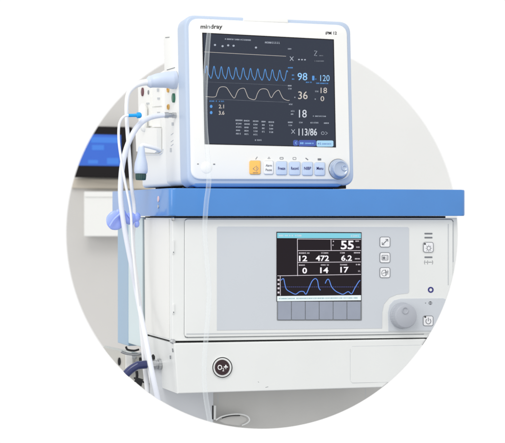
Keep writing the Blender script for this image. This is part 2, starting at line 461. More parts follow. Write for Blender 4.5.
# ventilator display
SY = PY-.0008
vd = obj('display', plate(G, [(276.6, 231.8), (361.6, 232.3), (361.6, 301.2), (276.6, 301.6)], SY, .0012, .0003), M['vscreen'], mach)
DY = SY-.0013
obj('header_strip', plate(G, [(277.2, 232.8), (361.0, 233.2), (361.0, 238.3), (277.2, 238.1)], DY, .0003), E['head'], vd)
bm = fine(G, 279, 302, 235.4, 2.0, DY-.0004); fine(G, 351, 359.5, 235.7, 2.0, DY-.0004, bm)
split_obj('small_print', bm, E['white'], vd)
obj('message_strip', plate(G, [(277.2, 296.1), (361.0, 295.2), (361.0, 300.3), (277.2, 301.2)], DY, .0003), E['strip'], vd)
obj('message_print', fine(G, 279, 358, 298.4, 1.6, DY-.0004, slope=-.008), E['teal'], vd)
bm = bmesh.new()
for l in ([(297.4, 238.6), (297.6, 276)], [(297.4, 239), (361, 239.4)], [(297.4, 250.6), (361, 250.5)], [(297.5, 262.4), (361, 261.9)], [(277.4, 275.8), (361, 274.4)],
          [(331, 239), (331.2, 250.5)], [(280.2, 276), (280.4, 295.5)]):
    ribbon(G, l, DY, .55, .0003, bm=bm)
obj('grid', bm, E['vline'], vd)
for s, a, b_, c, d, e in (('55', 340.8, 240.6, 353.8, 249.4, 'bright'), ('12', 299, 255.6, 307.2, 261.3, 'bright'), ('472', 315.8, 255.4, 329, 261.1, 'bright'), ('6.2', 341.2, 255.2, 352, 260.9, 'bright'),
                       ('0', 302.4, 267.6, 307, 273.5, 'bright'), ('14', 320.2, 267.3, 328.4, 273.1, 'bright'), ('17', 340.4, 266.9, 348.6, 272.7, 'bright')):
    obj('reading', text(G, s, a, b_, c, d, DY, bold=.024), E[e], vd)
bm = bmesh.new()
for a, b_, yc in ((299, 310, 252.9), (321, 329, 252.8), (340, 344.5, 252.7), (354, 360, 252.6), (299, 305.5, 265), (321, 329, 264.8), (340, 347, 264.6), (356, 360, 264.4), (333, 335.5, 241.2), (355.5, 360, 241),
                  (356, 360, 247), (355, 360, 258.6), (358, 360, 271)):
    fine(G, a, b_, yc, 1.5, DY, bm)
fine(G, 332.5, 334, 245, 1.6, DY, bm)
for k in range(4): plate(G, [(277.6, 279+k*4.2), (279.5, 279+k*4.2), (279.5, 280.8+k*4.2), (277.6, 280.8+k*4.2)], DY, .0003, 0, bm)
split_obj('small_print', bm, E['vline'], vd)
w1 = [(55,52),(64,44),(70,47),(76,76),(84,98),(105,112),(130,122),(150,109),(170,109),(182,122),(198,88),(212,57),(228,43),(238,50),(242,62),(246,88),(255,102)]
w2 = [(279,68),(286,52),(294,46),(301,56),(311,84),(330,105),(350,116),(370,122),(395,109),(412,120),(428,92),(446,62),(455,52)]
bm = bmesh.new()
for w in (w1, w2):
    sm = cat([Vector((270+x/5.05, 270+y/5.05)) for x, y in w], 4); ribbon(G, [(p.x, p.y) for p in sm], DY-.0002, .75, .0004, bm=bm)
obj('waveform', bm, E['vblue'], vd)
bm = bmesh.new(); x = 281.5
while x < 359: ribbon(G, [(x, 286.9), (x+1.3, 286.9)], DY, .5, .0002, bm=bm); x += 1.9
obj('baseline', bm, E['vdim'], vd)
kx = [277.8, 291.5, 305.4, 319.3, 333.2, 347, 360.8]
obj('key_surround', plate(G, rrect(276.9, 300.9, 361.9, 320.6, 1), SY, .0006, .0002), M['line'], mach)
for k in range(6):
    obj('softkey', plate(G, rrect(kx[k]+.35, 301.6, kx[k+1]-.35, 319.6-(k*.05), .8, 4), SY-.0006, .0012, .0004), M['key'], mach)

# panel keys with line icons
def icon_key(cx, cy, s=5.0):
    k = obj('panel_key', plate(G, rrect(cx-s, cy-s, cx+s, cy+s, 1.8, 5), PY-.0008, .0010, .0003), M['btnwhite'], mach)
    obj('key_outline', ribbon(G, rrect(cx-s, cy-s, cx+s, cy+s, 1.8, 5), PY-.0019, .55, closed=True), M['inkgrey'], k)
    return k
IY = PY-.0020
k = icon_key(385, 242); bm = ribbon(G, [(382.3, 244.6), (384.4, 242.8), (385.6, 241.6), (387.8, 239.4)], IY, .9)
ribbon(G, [(385.6, 239.4), (387.9, 239.4), (387.9, 241.7)], IY, .7, bm=bm); ribbon(G, [(382.2, 242.2), (382.2, 244.7), (384.4, 244.7)], IY, .7, bm=bm); obj('icon', bm, M['inkgrey'], k)
k = icon_key(385, 257.6); bm = ribbon(G, rrect(382, 255.3, 388, 260, .4, 2), IY, .6, closed=True); plate(G, rrect(382.8, 256.6, 385.2, 259.2, .3, 2), IY, .0003, 0, bm); ribbon(G, [(386, 257), (387.4, 257)], IY, .5, bm=bm); ribbon(G, [(386, 258.6), (387.4, 258.6)], IY, .5, bm=bm); obj('icon', bm, M['inkgrey'], k)
k = icon_key(385, 272.6); bm = ribbon(G, ell(384.2, 273, 2.6, 2.9, 16), IY, .5, closed=True); ribbon(G, [(385.4, 269.6), (386, 275.8)], IY, .6, bm=bm); ribbon(G, [(382.4, 273.4), (388.4, 271.6)], IY, .5, bm=bm); ribbon(G, [(387.8, 270), (387.9, 274.6)], IY, .5, bm=bm); obj('icon', bm, M['inkgrey'], k)
k = icon_key(428.4, 247.2, 4.9)
bm = ribbon(G, ell(428.8, 248.2, 1.7, 1.9, 16), IY, .55, closed=True)
for q in range(8):
    a = q*math.pi/4; ribbon(G, [(428.8+2.2*math.cos(a), 248.2+2.4*math.sin(a)), (428.8+3.1*math.cos(a), 248.2+3.3*math.sin(a))], IY, .5, bm=bm)
obj('icon', bm, M['inkgrey'], k)
obj('icon', plate(G, ell(425, 243.9, .9), IY, .0003), M['ink'], k)
k = icon_key(428.2, 320.8, 4.9)
arc = [(428.4+2.5*math.cos(rad(a)), 321.2+2.7*math.sin(rad(a))) for a in range(-55, 236, 15)]
bm = ribbon(G, arc, IY, .7); ribbon(G, [(428.4, 317.6), (428.4, 321.2)], IY, .7, bm=bm); obj('icon', bm, M['inkgrey'], k)
obj('icon', plate(G, ell(425.3, 316.9, .9), IY, .0003), M['ink'], k)
for yy in (233.6, 237.6, 257.2):
    obj('indicator_bar', plate(G, rrect(424.6, yy-.75, 432.4, yy+.75, .3, 2), PY, .0006), M['inkgrey'], mach)
obj('panel_marking', text(G, '(~|~~)', 424.2, 260.2, 433, 264.4, PY, bold=.01), M['inkgrey'], mach)
bm = ribbon(G, ell(430.8, 289.8, 2.2, 2.3, 24), PY-.0006, 1.3, .0006, closed=True)
obj('panel_marking', bm, M['inkblue'], mach)
bm = ribbon(G, ell(430.4, 303, 1.5, 1.5, 16), PY-.0016, .5, closed=True); ribbon(G, [(430.4, 301.4), (430.4, 304.6)], PY-.0016, .8, bm=bm); plate(G, ell(425.6, 303, .5, .5, 8), PY-.0012, .0003, 0, bm)
obj('panel_marking', bm, M['inkgrey'], mach)

# rotary dial
kc = G.front(402, 315.6, PY-.0012); R = .0262
dl = obj('rotary_dial', lathe(kc, Vector((0, -1, 0)), [(0, R*1.04), (.003, R*1.04), (.004, R), (.018, R*.96), (.0205, R*.92), (.0215, R*.86), (.0218, 0)], seg=96, knurl=-.025, kn=1), M['knob'], mach, True)
dc = kc + Vector((-.003, -.0222, .012))
bm = lathe(dc, Vector((0, -1, 0)), [(-.0008, .0070), (.0014, .0068), (.0015, .0060), (-.0004, .0046), (-.0012, 0)], seg=28)
obj('finger_dimple', bm, M['knob'], dl, True)

# drawer unit
DYY = -.002
fo = trim([(174.2, 343.4), (470, 338.3), (470, 384.6), (177.8, 393.6)])
du = obj('drawer_unit', prism([G.front(px, py, DYY) for px, py in fo], Vector((0, .21, 0)), .002, 3), M['cab'], mach)
lab = trim([(350.5, 348.5), (352.4, 346.6), (440, 344.9), (440, 381), (352.4, 382.8), (350.5, 381)])
obj('drawer_recess', plate(G, lab, DYY, .0006, .0002), M['cab'], du)
obj('seam', ribbon(G, [(350.3, 360), (350.3, 349), (352.4, 346.4), (380, 345.9), (420, 345.1)], DYY-.0001, .55), M['softline'], du)
obj('seam', ribbon(G, [(350.3, 360), (350.3, 380), (352.4, 383), (378, 382.2)], DYY-.0001, .4), M['softline'], du)
ob = obj('oxygen_button', plate(G, ell(222.4, 367.4, 10.3, 10.6, 48), DYY, .003, .0008), M['cab'], mach)
obj('ring', ribbon(G, ell(222.4, 367.4, 9.6, 9.9, 48), DYY-.0031, .9, closed=True), M['ink'], ob)
obj('button_face', plate(G, ell(222.4, 367.4, 7.4, 7.7, 40), DYY-.003, .0016, .0005), M['darkred'], ob)
bm = text(G, 'O', 217.6, 364.8, 222.2, 370.0, DYY-.0048, bold=.02); merge(bm, text(G, '2', 222.4, 368.0, 224.2, 371.2, DYY-.0048, bold=.02)); merge(bm, text(G, '+', 223.8, 364.9, 228.0, 369.1, DYY-.0048, bold=.04))
obj('lettering', bm, M['inkwhite'], ob)
bm = ribbon(G, [(265.5, 387.4), (268.2, 386.7)], DYY-.0001, .45); ribbon(G, [(258, 381.6), (259, 382.4)], DYY-.0001, .4, bm=bm)
obj('scratch', bm, M['line'], du)
bm = bmesh.new()
for a, b_ in (((174.6, 348.5), (175.0, 352)), ((172.4, 355.5), (172.6, 359))):
    p = G.side(a[0]-2, a[1], G.front(174.2, 350, DYY).x); q = G.side(b_[0]-2, b_[1], G.front(174.2, 350, DYY).x)
    tube([p+Vector((-.0004, 0, 0)), q+Vector((-.0004, 0, 0))], .0012, bm, seg=6, smooth=False)
obj('screw_slot', bm, M['line'], du)

# lower housing below the drawer
LY = .11
lh = obj('lower_housing', prism([G.front(px, py, LY) for px, py in trim([(150, 368), (213.2, 368), (213.2, 440), (150, 440)])], VD*.05), M['greycool'], mach)
obj('recess_panel', prism([G.front(px, py, LY+.012) for px, py in trim([(208, 362), (450, 362), (450, 440), (208, 440)])], VD*.04), M['grey'], lh)
bm = ribbon(G, trim([(213.4, 392), (213.4, 422)]) if False else [(218, 394), (218, 404)], LY+.0119, .7)
ribbon(G, [(365.5, 386), (365.5, 398)], LY+.0119, .5, bm=bm)
split_obj('seam', bm, M['softline'], lh)
obj('slot', plate(G, rrect(212.2, 405.5, 214.0, 419.3, .4, 3), LY, .0008), M['ink'], lh)
obj('slot_edge', plate(G, rrect(214.3, 405.5, 216.2, 419.8, .4, 3), LY, .006, .001), M['cab'], lh)
arcp = [(216, 420), (222, 416.5), (232, 414.3), (241, 414.2), (247.5, 416.3), (249.5, 420), (247, 423), (242, 425.2)]
bm = tube([G.front(px, py, LY-.02) for px, py in arcp], .0015)
obj('hand_grip', bm, M['cab'], lh, True)
obj('grip_plate', plate(G, [(219, 421), (224, 417.6), (232, 415.6), (241, 415.4), (246.4, 417.2), (247.8, 420), (245, 423.6), (239, 426.0), (226, 424.4)], LY-.004, .012, .002), M['grey'], lh)
bm = tube([G.front(px, py, LY-.022) for px, py in ((222, 418), (230, 415.9), (240, 415.6))], .0009)
obj('grip_seam', bm, M['rubber'], lh, True)

# rear columns, seen past the cabinet side
x0 = cxl+.002
def col_box(pxa, pxb, pyt, pyb, x=x0):
    a = G.side(pxa, 300, x); b = G.side(pxb, 300, x); y0, y1 = sorted((a.y, b.y))
    z1 = G.side(pxa, pyt, x).z; z0 = G.side(pxa, pyb, x).z
    return box(x, x+.09, y0, y1, z0, z1, .002)
obj('dark_joint', box(cxl+.004, cxl+.08, CY+.2045, .232, cz0-.01, zb-.001), M['seam'], mach)
obj('rear_column', col_box(142.2, 128.2, 217.2, 347.5), M['col1'], mach)
obj('rear_column', col_box(128.0, 117.6, 217.2, 346), M['col2'], mach, label='pale blue rear column')
RY = .30
rb = obj('rear_base', prism([G.front(px, py, RY) for px, py in trim([(95, 345.5), (118, 350.6), (150, 357.5), (172, 362), (172, 400), (95, 400)])], VD*.05), M['greybox'], mach)
obj('base_box', prism([G.front(px, py, RY-.03) for px, py in trim([(125.4, 352.5), (133, 353.8), (133, 373), (125.4, 373)])], VD*.03, .0015), M['white'], rb)
obj('slot', prism([G.front(px, py, RY-.002) for px, py in ell(119.3, 361.5, 1.5, 4, 20)], VD*.002), M['rubber'], rb)
bm = tube([G.front(*p, RY-.05) for p in ((126, 346.5), (127.5, 349.5), (134, 350.6), (139, 349.4))], .0022)
obj('bracket', bm, M['rubber'], rb, True)
bm = tube([G.front(*p, RY-.05) for p in ((121, 351.5), (127, 353.6), (136, 354.4), (141, 353.4))], .0028)
obj('bracket_rod', bm, M['metal'], rb, True)
bm = prism([G.front(px, py, RY-.045) for px, py in [(131.4, 352.4), (136.4, 353.2), (136, 359), (132, 358.4)]], VD*.02, .001)
obj('bracket_block', bm, M['metal'], rb)
bm = prism([G.front(px, py, RY-.05) for px, py in [(139, 358), (143.5, 358.6), (143.5, 369), (139, 369)]], VD*.02, .001)
obj('bracket_block', bm, M['rubber'], rb)
bm = prism([G.front(px, py, RY-.05) for px, py in trim([(135.8, 378), (142.6, 380.2), (141.0, 387), (136.4, 384)])], VD*.02, .001)
obj('foot_catch', bm, M['rubber'], rb)
bm = tube([G.front(*p, RY-.03) for p in ((136.6, 371), (137, 376), (135.6, 382))], .003)
obj('strap', bm, M['rubber'], rb, True)
bm = tube([G.front(*p, RY-.02) for p in ((134, 377.8), (141, 381), (149, 384.2))], .0018)
obj('trim_line', bm, M['rubber'], rb, True)

# gas fitting on the side of the drawer unit
fc = G.side(160, 364, G.front(176, 364, DYY).x - .002)
gx = G.front(176, 364, DYY).x
fit = thing('gas_fitting', 'silver screw coupling on the drawer side joining the navy hose', 'coupling', Matrix())
g0 = Vector((gx-.0005, fc.y, fc.z)); 
bm = lathe(g0, Vector((-1, 0, 0)), [(0, .0115), (.006, .0115), (.0065, .0085), (.012, .0085), (.0125, .011), (.022, .011), (.0225, .0075), (.034, .007)], seg=24, knurl=-.05, kn=1)
obj('coupling_body', bm, M['metal'], fit)
bm = lathe(g0+Vector((-.016, 0, .010)), Vector((0, 0, 1)), [(0, .004), (.006, .004), (.010, .0015)], seg=14)
obj('release_catch', bm, M['rubber'], fit)
hp = [g0+Vector((-.030, 0, 0)), g0+Vector((-.045, 0, -.001))] + [G.front(*p, g0.y+.0) for p in ((137, 365.6), (131, 369.4), (125, 375.2), (120, 381))]
q = edge_at(125.5, 373.6)
o = obj('gas_hose', cut_end(tube(hp, .0084, seg=20), G.front(*q, g0.y), *q), M['navy'], None, True); tag(o, 'short thick navy blue hose curving away behind the white cables', 'hose')

# ================================================================== patient monitor
base = Vector((G.front(187, 187, .05).x, .05, zt+.0055))
MMat = Matrix.Translation(base) @ Matrix.Rotation(rad(-4.2), 4, 'X')
F = Frame(MMat)
mon = thing('patient_monitor', 'white bedside monitor with pale blue rim, large dark screen and row of buttons', 'patient monitor', MMat)
BD = Vector((0, .05, 0))
oc = [(184.2, 14.6), (350.8, 21.8), (354.4, 185.6), (187.6, 186.3)]
rim_poly = quadround(oc, 11, 10)
obj('rim', prism([F.front(px, py, 0) for px, py in rim_poly], BD, .006, 4), M['rimblue'], mon, True)
ic = [(188.9, 18.1), (347.2, 25.2), (350.6, 179.8), (191.4, 179.6)]
bez = obj('bezel', prism([F.front(px, py, -.004) for px, py in quadround(ic, 10, 10)], Vector((0, .006, 0)), .0028, 3), M['white'], mon, True)
BY = -.004
# housing behind the rim
lx = F.front(186.6, 100, 0).x
tz = F.front(186, 17, 0).z; rx = F.front(349, 100, 0).x
def mbox(x0, x1, y0, y1, z0, z1, bev):
    b = box(x0, x1, y0, y1, z0, z1, bev, 4); zm = (z0+z1)/2
    for v in b.verts:
        if v.co.z < zm: v.co.z += v.co.y*math.tan(rad(4.2))
    return b
obj('housing', mbox(lx+.001, rx-.006, .0495, .175, .002, tz-.001, .013), M['white'], mon, True)
sz = F.side(164, 68, lx).z
obj('module_rack', mbox(lx+.003, rx-.03, .15, .375, .002, sz, .008), M['white'], mon, True)
hb = [(243.6, 21.2), (244.2, 17.2), (247, 14.6), (252, 14.0), (280, 15.2), (285, 16.6), (288.2, 19.4), (288.6, 23.2)]
obj('handle', prism([F.front(px, py, -.0045) for px, py in hb], Vector((0, .09, 0)), .0025, 3), M['white'], mon, True)
for px in (205, 322):
    p = F.front(px, 187, .02)
    bmf = box(p.x-.022, p.x+.022, .012, .03, -.0052, .004, .002)
    obj('foot', bmf, M['rubber'], mon)
    obj('foot', box(p.x-.022, p.x+.022, .29, .32, .0165, .027, .002), M['rubber'], mon)
obj('contact_shade_front', mbox(lx+.012, rx-.01, .004, .05, -.0035, .004, .001), M['black'], mon)  # black strip added as the shadow in the gap under the monitor front
obj('contact_shade_rear', mbox(lx+.006, rx-.04, .055, .36, -.0035, .0035, .001), M['black'], mon)  # black sheet painting the contact shadow below housing and rack

obj('reflection_strip', prism([F.front(px, py, -.0025) for px, py in [(196, 183.2), (338, 183.6), (343, 185.0), (338, 186.9), (197, 187.3), (192, 185.4)]], Vector((0, .03, 0)), .0025, 4), M['reflblue'], mon, True)  # added blue strip, stands in for the worktop reflected in the rim

# screen
gl = obj('display', plate(F, [(202.3, 32.6), (333.9, 39.4), (336.0, 147.4), (204.6, 144.2)], BY, .0008, .0002), M['black'], mon)
obj('screen_glass', plate(F, [(203.2, 33.6), (333.0, 40.2), (335.1, 146.7), (205.5, 143.5)], BY-.0008, .0004), M['screen'], gl)
TY = BY-.0013
def sh(x, y):  # skew of the picture area with the screen
    return y
pl_pts = []
n = 260
for i in range(n+1):
    u = i/n; x = 205.2+u*82.5; ph = u*11.3+.15; ph -= math.floor(ph)
    s = (math.exp(-((ph-.36)/.22)**2)*1.0 + .16*math.exp(-((ph-.72)/.10)**2))
    y0 = 77.0 + (x-205)*.035; pl_pts.append((x, y0 + 1.2 - s*(12.6-u*2)))
obj('waveform', ribbon(F, pl_pts, TY, .62, .0004), E['blue'], gl)
cp = [(205.8,96.6),(215,96.9),(217,93),(218.8,88.6),(221.4,86.9),(226,87.3),(229,91.2),(232,96),(234.6,98),(237,92.6),(239.2,89.4),(244,88.3),(246,92),(248,97),(250.4,98.8),(255.1,99.4),(257.4,93.8),(260,89.8),(264,88.8),(267.6,90.2),(270,96),(271.6,97.6),(274,93.6),(276.6,91),(279,90.5),(281,94.6),(283.4,98.6),(287.4,100.4),(289.6,100.3)]
obj('waveform', ribbon(F, [(p.x, p.y) for p in cat([Vector(p) for p in cp], 4)], TY, .45, .0004), E['cream'], gl)
bm = ribbon(F, [(204.2, 51.9), (246, 54.2), (286, 56.3)], TY, .35)
obj('waveform', bm, E['cream'], gl)
bm = bmesh.new()
for l in ([(204.6, 81.9), (290, 85.6)], [(205.5, 98.8), (289, 102.4)]): ribbon(F, l, TY+.0001, .28, bm=bm)
obj('trace_line', bm, E['dim'], gl)
for s, a, b_, c, d, e, bo in (('98', 297.6, 72.9, 307.3, 80.4, 'sky', .004), ('120', 320.3, 75.1, 329.6, 81.2, 'sky', 0), ('36', 298.2, 91.4, 307.6, 99.2, 'cream', .002), ('18', 320.7, 87.7, 327.0, 93.2, 'cream', 0),
                          ('0', 320.6, 96.2, 324.2, 101.2, 'cream', 0), ('18', 299.0, 109.8, 306.7, 117.6, 'white', .002), ('113/86', 298.6, 128.5, 317.0, 135.6, 'white', .01),
                          ('2.1', 218.8, 104.6, 224, 108.4, 'cream', .01), ('3.6', 218.8, 110.9, 224.4, 114.8, 'cream', .01)):
    obj('reading', text(F, s, a, b_, c, d, TY, bold=bo), E[e], gl)
bm = bmesh.new()
fine(F, 225, 251, 38.9, 1.6, TY, bm, slope=.045); fine(F, 265, 280.5, 42.3, 2.0, TY, bm, slope=.04)
for a in ((215, 45), (222.6, 46.2), (228.2, 45.4), (233.6, 45.8), (256, 47.6)): plate(F, ell(a[0], a[1], 1.1, 1.0, 10), TY, .0003, 0, bm)
for a in (204.4, 205.2): pass
fine(F, 288, 291, 48.8, 1.4, TY, bm)
ribbon(F, [(290, 56.6), (293.4, 60.8)], TY, .6, bm=bm); ribbon(F, [(293.4, 56.6), (290, 60.8)], TY, .6, bm=bm)
for q in range(3): plate(F, ell(299+3*q, 59.6+.1*q, .9, .7, 10), TY, .0003, 0, bm)
ribbon(F, [(314.3, 51.0), (317, 51.1), (314.3, 55.6), (317, 55.7)], TY, .5, bm=bm)
ribbon(F, [(291.4, 129.4), (294.9, 133.6)], TY, .55, bm=bm); ribbon(F, [(294.9, 129.4), (291.4, 133.6)], TY, .55, bm=bm)
ribbon(F, ell(322.8, 133.2, 1.5, 1.4, 16), TY, .4, closed=True, bm=bm); ribbon(F, [(325.4, 131.8), (327.6, 133.2), (325.4, 134.7)], TY, .45, bm=bm)
fine(F, 313, 326, 116, 1.3, TY, bm, slope=.02)
for a, b_, yy in ((288, 293, 122.2), (299, 303, 122.4), (310.5, 318, 122.6), (324, 329.5, 123), (288.5, 292.5, 125.2), (289, 292, 104.2), (288, 292, 85.6), (288, 291.4, 88.6), (315, 318.4, 91.3), (314.8, 316, 99), (294.4, 296, 97.2), (255, 262, 140), (291, 294, 111), (291, 293, 114)):
    fine(F, a, b_, yy, 1.5, TY, bm)
for ci, (a, b_) in enumerate(((235.6, 242), (244, 249.6), (253, 258), (261.6, 265.4), (268.6, 273.6))):
    for r in range(5):
        if ci >= 3 and r == 4: continue
        fine(F, a+(.5 if r else 0), b_-(.6 if r > 1 else 0), 120.1+r*3.35+ci*.45, 1.7, TY, bm, slope=.02)
split_obj('small_print', bm, E['print'], gl)
bm = bmesh.new()
fine(F, 288, 293, 67.6, 1.5, TY, bm); fine(F, 292, 294.4, 75, 1.5, TY, bm); fine(F, 292, 294.4, 79, 1.5, TY, bm); plate(F, rrect(312.2, 75.8, 314.4, 80.4, .4, 3), TY, .0003, 0, bm); fine(F, 315.4, 317.6, 79, 1.4, TY, bm)
fine(F, 306, 312, 82.2, 1.3, TY, bm); fine(F, 316, 328, 83.1, 1.4, TY, bm, slope=.02)
fine(F, 209.6, 217, 101, 1.5, TY, bm); fine(F, 219, 225, 101.2, 1.4, TY, bm)
plate(F, ell(211.2, 106.4, 1.3, 1.6, 12), TY, .0003, 0, bm); plate(F, ell(211.2, 112.6, 1.3, 1.6, 12), TY, .0003, 0, bm)
split_obj('small_print', bm, E['blue'], gl)
bm = bmesh.new(); fine(F, 314.5, 324, 61, 1.2, TY, bm); fine(F, 319.4, 323, 55.6, 1.0, TY, bm); split_obj('small_print', bm, E['dim'], gl)
obj('touch_tab', plate(F, rrect(293.2, 140.0, 298.2, 145.8, 1.6, 5), TY+.0001, .0003), E['pill'], gl)
obj('touch_tab', plate(F, rrect(298.6, 140.1, 316.2, 146.2, 1.6, 5), TY+.0001, .0003), E['pill'], gl)
obj('touch_tab', plate(F, rrect(316.6, 140.5, 333.4, 146.7, 1.4, 5), TY+.0001, .0003), E['pale'], gl)
bm = fine(F, 300.2, 303.4, 143, 2.2, TY-.0003); fine(F, 305, 314.6, 143.2, 1.6, TY-.0003, bm); ribbon(F, [(296.6, 141.6), (295.2, 142.9), (296.6, 144.3)], TY-.0003, .5, bm=bm)
split_obj('small_print', bm, E['sky'], gl)
bm = fine(F, 322, 331, 143.8, 1.4, TY-.0003); fine(F, 318, 320.4, 143.5, 2, TY-.0003, bm); split_obj('small_print', bm, E['pill'], gl)

# lettering on the bezel
obj('lettering', text(F, 'mindray', 200.6, 24.4, 222.4, 30.0, BY, bold=.02), M['ink'], bez)
obj('lettering', text(F, 'iPM 12', 325.6, 31.6, 336.8, 34.6, BY, bold=.02), M['ink'], bez)
# buttons
bdat = [(249.8, 160.6, 260.6, 174.2, 'orange', None, None), (264.2, 161, 273.4, 174.2, 'btnwhite', 'Alarm', 'Pause'), (276.4, 161.4, 287, 174.8, 'btnblue', 'Freeze', None),
        (289.4, 161.8, 300.2, 175.0, 'btnblue', 'Record', None), (302.4, 162.1, 312.8, 175.3, 'btnblue', 'NIBP', None), (315.0, 162.4, 325.0, 175.4, 'btnblue', 'Menu', None)]
for (a, b_, c, d, m_, l1, l2) in bdat:
    sock = obj('button_seat', plate(F, rrect(a-.35, b_-.35, c+.35, d+.4, 1.8, 5), BY, .0005), M['softline'], mon)
    bt = obj('button', prism([F.front(px, py, BY-.0032) for px, py in rrect(a, b_, c, d, 1.5, 5)], Vector((0, .003, 0)), .0012, 3), M[m_], mon, True)
    if m_ == 'orange':
        bm = ribbon(F, [(253.0, 168.8), (256.6, 165.8), (256.8, 171.4), (253.0, 168.8)], BY-.0033, .6); ribbon(F, [(257.4, 167), (258.2, 168.6), (257.4, 170.2)], BY-.0033, .5, bm=bm)
        fine(F, 253, 258.4, 172.6, .9, BY-.0033, bm); obj('icon', bm, M['inkgrey'], bt)
    elif l2:
        bm = text(F, l1, a+1.5, 164.2, c-1.5, 166.6, BY-.0033, bold=.01); merge(bm, text(F, l2, a+1.5, 168.6, c-1.5, 171.0, BY-.0033, bold=.01)); obj('lettering', bm, M['inkgrey'], bt)
    else:
        obj('lettering', text(F, l1, a+1.7, 166.8, c-1.7, 169.8, BY-.0033, bold=.012), M['inkblue'], bt)
bm = bmesh.new()
ribbon(F, [(255.6, 159.4), (257.4, 156.8)], BY-.0004, .6, bm=bm); ribbon(F, [(267.8, 158.6), (269, 157), (270.2, 158.6)], BY-.0004, .5, closed=True, bm=bm)
ribbon(F, rrect(280, 157.4, 283.2, 159.2, .4, 2), BY-.0004, .5, closed=True, bm=bm); ribbon(F, rrect(293, 157.4, 296, 159.6, .4, 2), BY-.0004, .4, closed=True, bm=bm)
ribbon(F, [(305.6, 158), (308.2, 160)], BY-.0004, .9, bm=bm); plate(F, rrect(317.8, 158.4, 321.2, 160.4, .3, 2), BY-.0004, .0003, 0, bm)
plate(F, ell(198, 164, .9, .5, 10), BY-.0004, .0003, 0, bm); plate(F, ell(214.2, 164.2, 1.1, .6, 10), BY-.0004, .0003, 0, bm)
split_obj('icon', bm, M['inkgrey'], mon)
pc = F.front(206.4, 167.6, BY)
obj('power_button', lathe(pc, Vector((0, -1, 0)), [(0, .0115), (.0005, .0115), (.0009, .0108), (.0009, 0)], seg=40), M['white'], mon, True)
kc2 = F.front(338.2, 169.2, BY); r2 = .0192
kb = obj('rotary_knob', lathe(kc2, Vector((0, -1, 0)), [(0, r2*1.06), (.002, r2*1.06), (.003, r2), (.012, r2*.95), (.0150, r2*.86), (.0158, r2*.74), (.0140, r2*.6), (.0128, 0)], seg=64), M['mknob'], mon, True)
obj('knob_ring', lathe(kc2, Vector((0, -1, 0)), [(0, r2*1.12), (.0012, r2*1.12), (.0014, r2*1.07), (.0014, 0)], seg=64), M['inkgrey'], mon)
obj('finger_dimple', lathe(kc2+Vector((.008, -.0135, .001)), Vector((0, -1, 0)), [(0, .0062), (.0022, .006), (.0026, .005), (.001, .003), (.0006, 0)], seg=28), M['mknob'], kb, True)

# left side sockets and module seams
SX = lx+.003
SXh = lx+.001
def sf(px, py, x=SX): return F.side(px, py, x)
def side_disc(px, py, rp, h, x=SX, prof=None, seg=24):
    c = sf(px, py, x); return lathe(c, Vector((-1, 0, 0)), prof or [(0, rp), (h, rp), (h*1.1, rp*.8)], seg=seg)
for q in (((139.6, 84.5), (152.0, 83.0), (152.0, 126), (140.4, 126)), ((154.0, 82.4), (162.0, 81.4), (162.0, 106), (154.0, 106.6)), ((154.0, 108), (162.0, 107.4), (162.0, 127), (154.0, 127))):
    obj('module', prism([sf(*p) for p in q], Vector((-.004, 0, 0)), 0), M['white'], mon)
for px, py, w_x, h_y, cm in ((157.8, 90, 1.0, 1.6, 'softline'), (158.4, 98.5, 1.2, 1.0, 'softline'), (158.4, 114, 1.3, 2.2, 'softline'), (147.6, 103.5, 1.4, .9, 'softline'), (172.4, 124, .9, 1.6, 'softline'), (170.6, 150, .8, 2.0, 'softline')):
    obj('port', prism([sf(*p, SX-.005 if px < 163 else SXh-.0008) for p in ((px-w_x, py-h_y), (px+w_x, py-h_y), (px+w_x, py+h_y), (px-w_x, py+h_y))], Vector((.001, 0, 0))), M[cm], mon)
obj('socket', side_disc(144.6, 92, .0095, .006), M['maroon'], mon, label='maroon socket')
obj('socket', side_disc(150.4, 92.4, .0050, .005), M['line'], mon, label='small grey socket')
for px, py, cm in ((168.6, 89.8, 'brass'), (168.8, 107, 'brass')):
    bm = bmesh.new(); c = sf(px, py, SXh)
    lathe(c, Vector((-1, 0, 0)), [(0, .0058), (.003, .0058), (.0032, .0040), (.001, .0036), (.001, 0)], bm, 24); obj('socket', bm, M[cm], mon, True, label='brass ring socket')
c = sf(174.4, 98, SXh)
bm = lathe(c, Vector((-1, 0, 0)), [(0, .0072), (.004, .0072), (.0046, .006)], seg=24); bmesh.ops.scale(bm, vec=(1, 1, 1.35), space=Matrix.Translation(-c), verts=bm.verts[:])
obj('socket', bm, M['green'], mon, label='green socket')
def side_line(pts, x=SX, r=.0007): return tube([sf(*p, x)+Vector((-.0002, 0, 0)) for p in pts], r, smooth=False, seg=6)
obj('seam', side_line([(163.3, 78), (163.4, 100), (163.4, 149), (162.4, 152.5), (160, 154.2), (145, 154.6)], r=.0022), M['white'], mon)
obj('seam', side_line([(153, 96), (153, 136)], r=.0006), M['softline'], mon)
obj('module_cover', prism([sf(*p) for p in ((140.5, 128), (162.2, 128), (162.2, 151), (160, 153), (141.5, 151.5))], Vector((-.012, 0, 0)), .003, 3), M['white'], mon)
bm = lathe(sf(149.6, 113)+Vector((-.014, 0, 0)), Vector((0, 0, -1)), [(-.02, .004), (-.014, .0075), (-.008, .0095), (.03, .0085), (.038, .006), (.041, .003)], seg=24)
obj('water_trap', bm, M['white'], mon, True)
for a, b_, c, d in ((168, 37.6, 172, 37.2), (167, 70, 175, 67.6)):
    obj('seam', side_line([(a-2.5 if a > 167.5 else a, b_), (c-2.5 if a > 167.5 else c, d)], SXh, .0008), M['line'], mon)
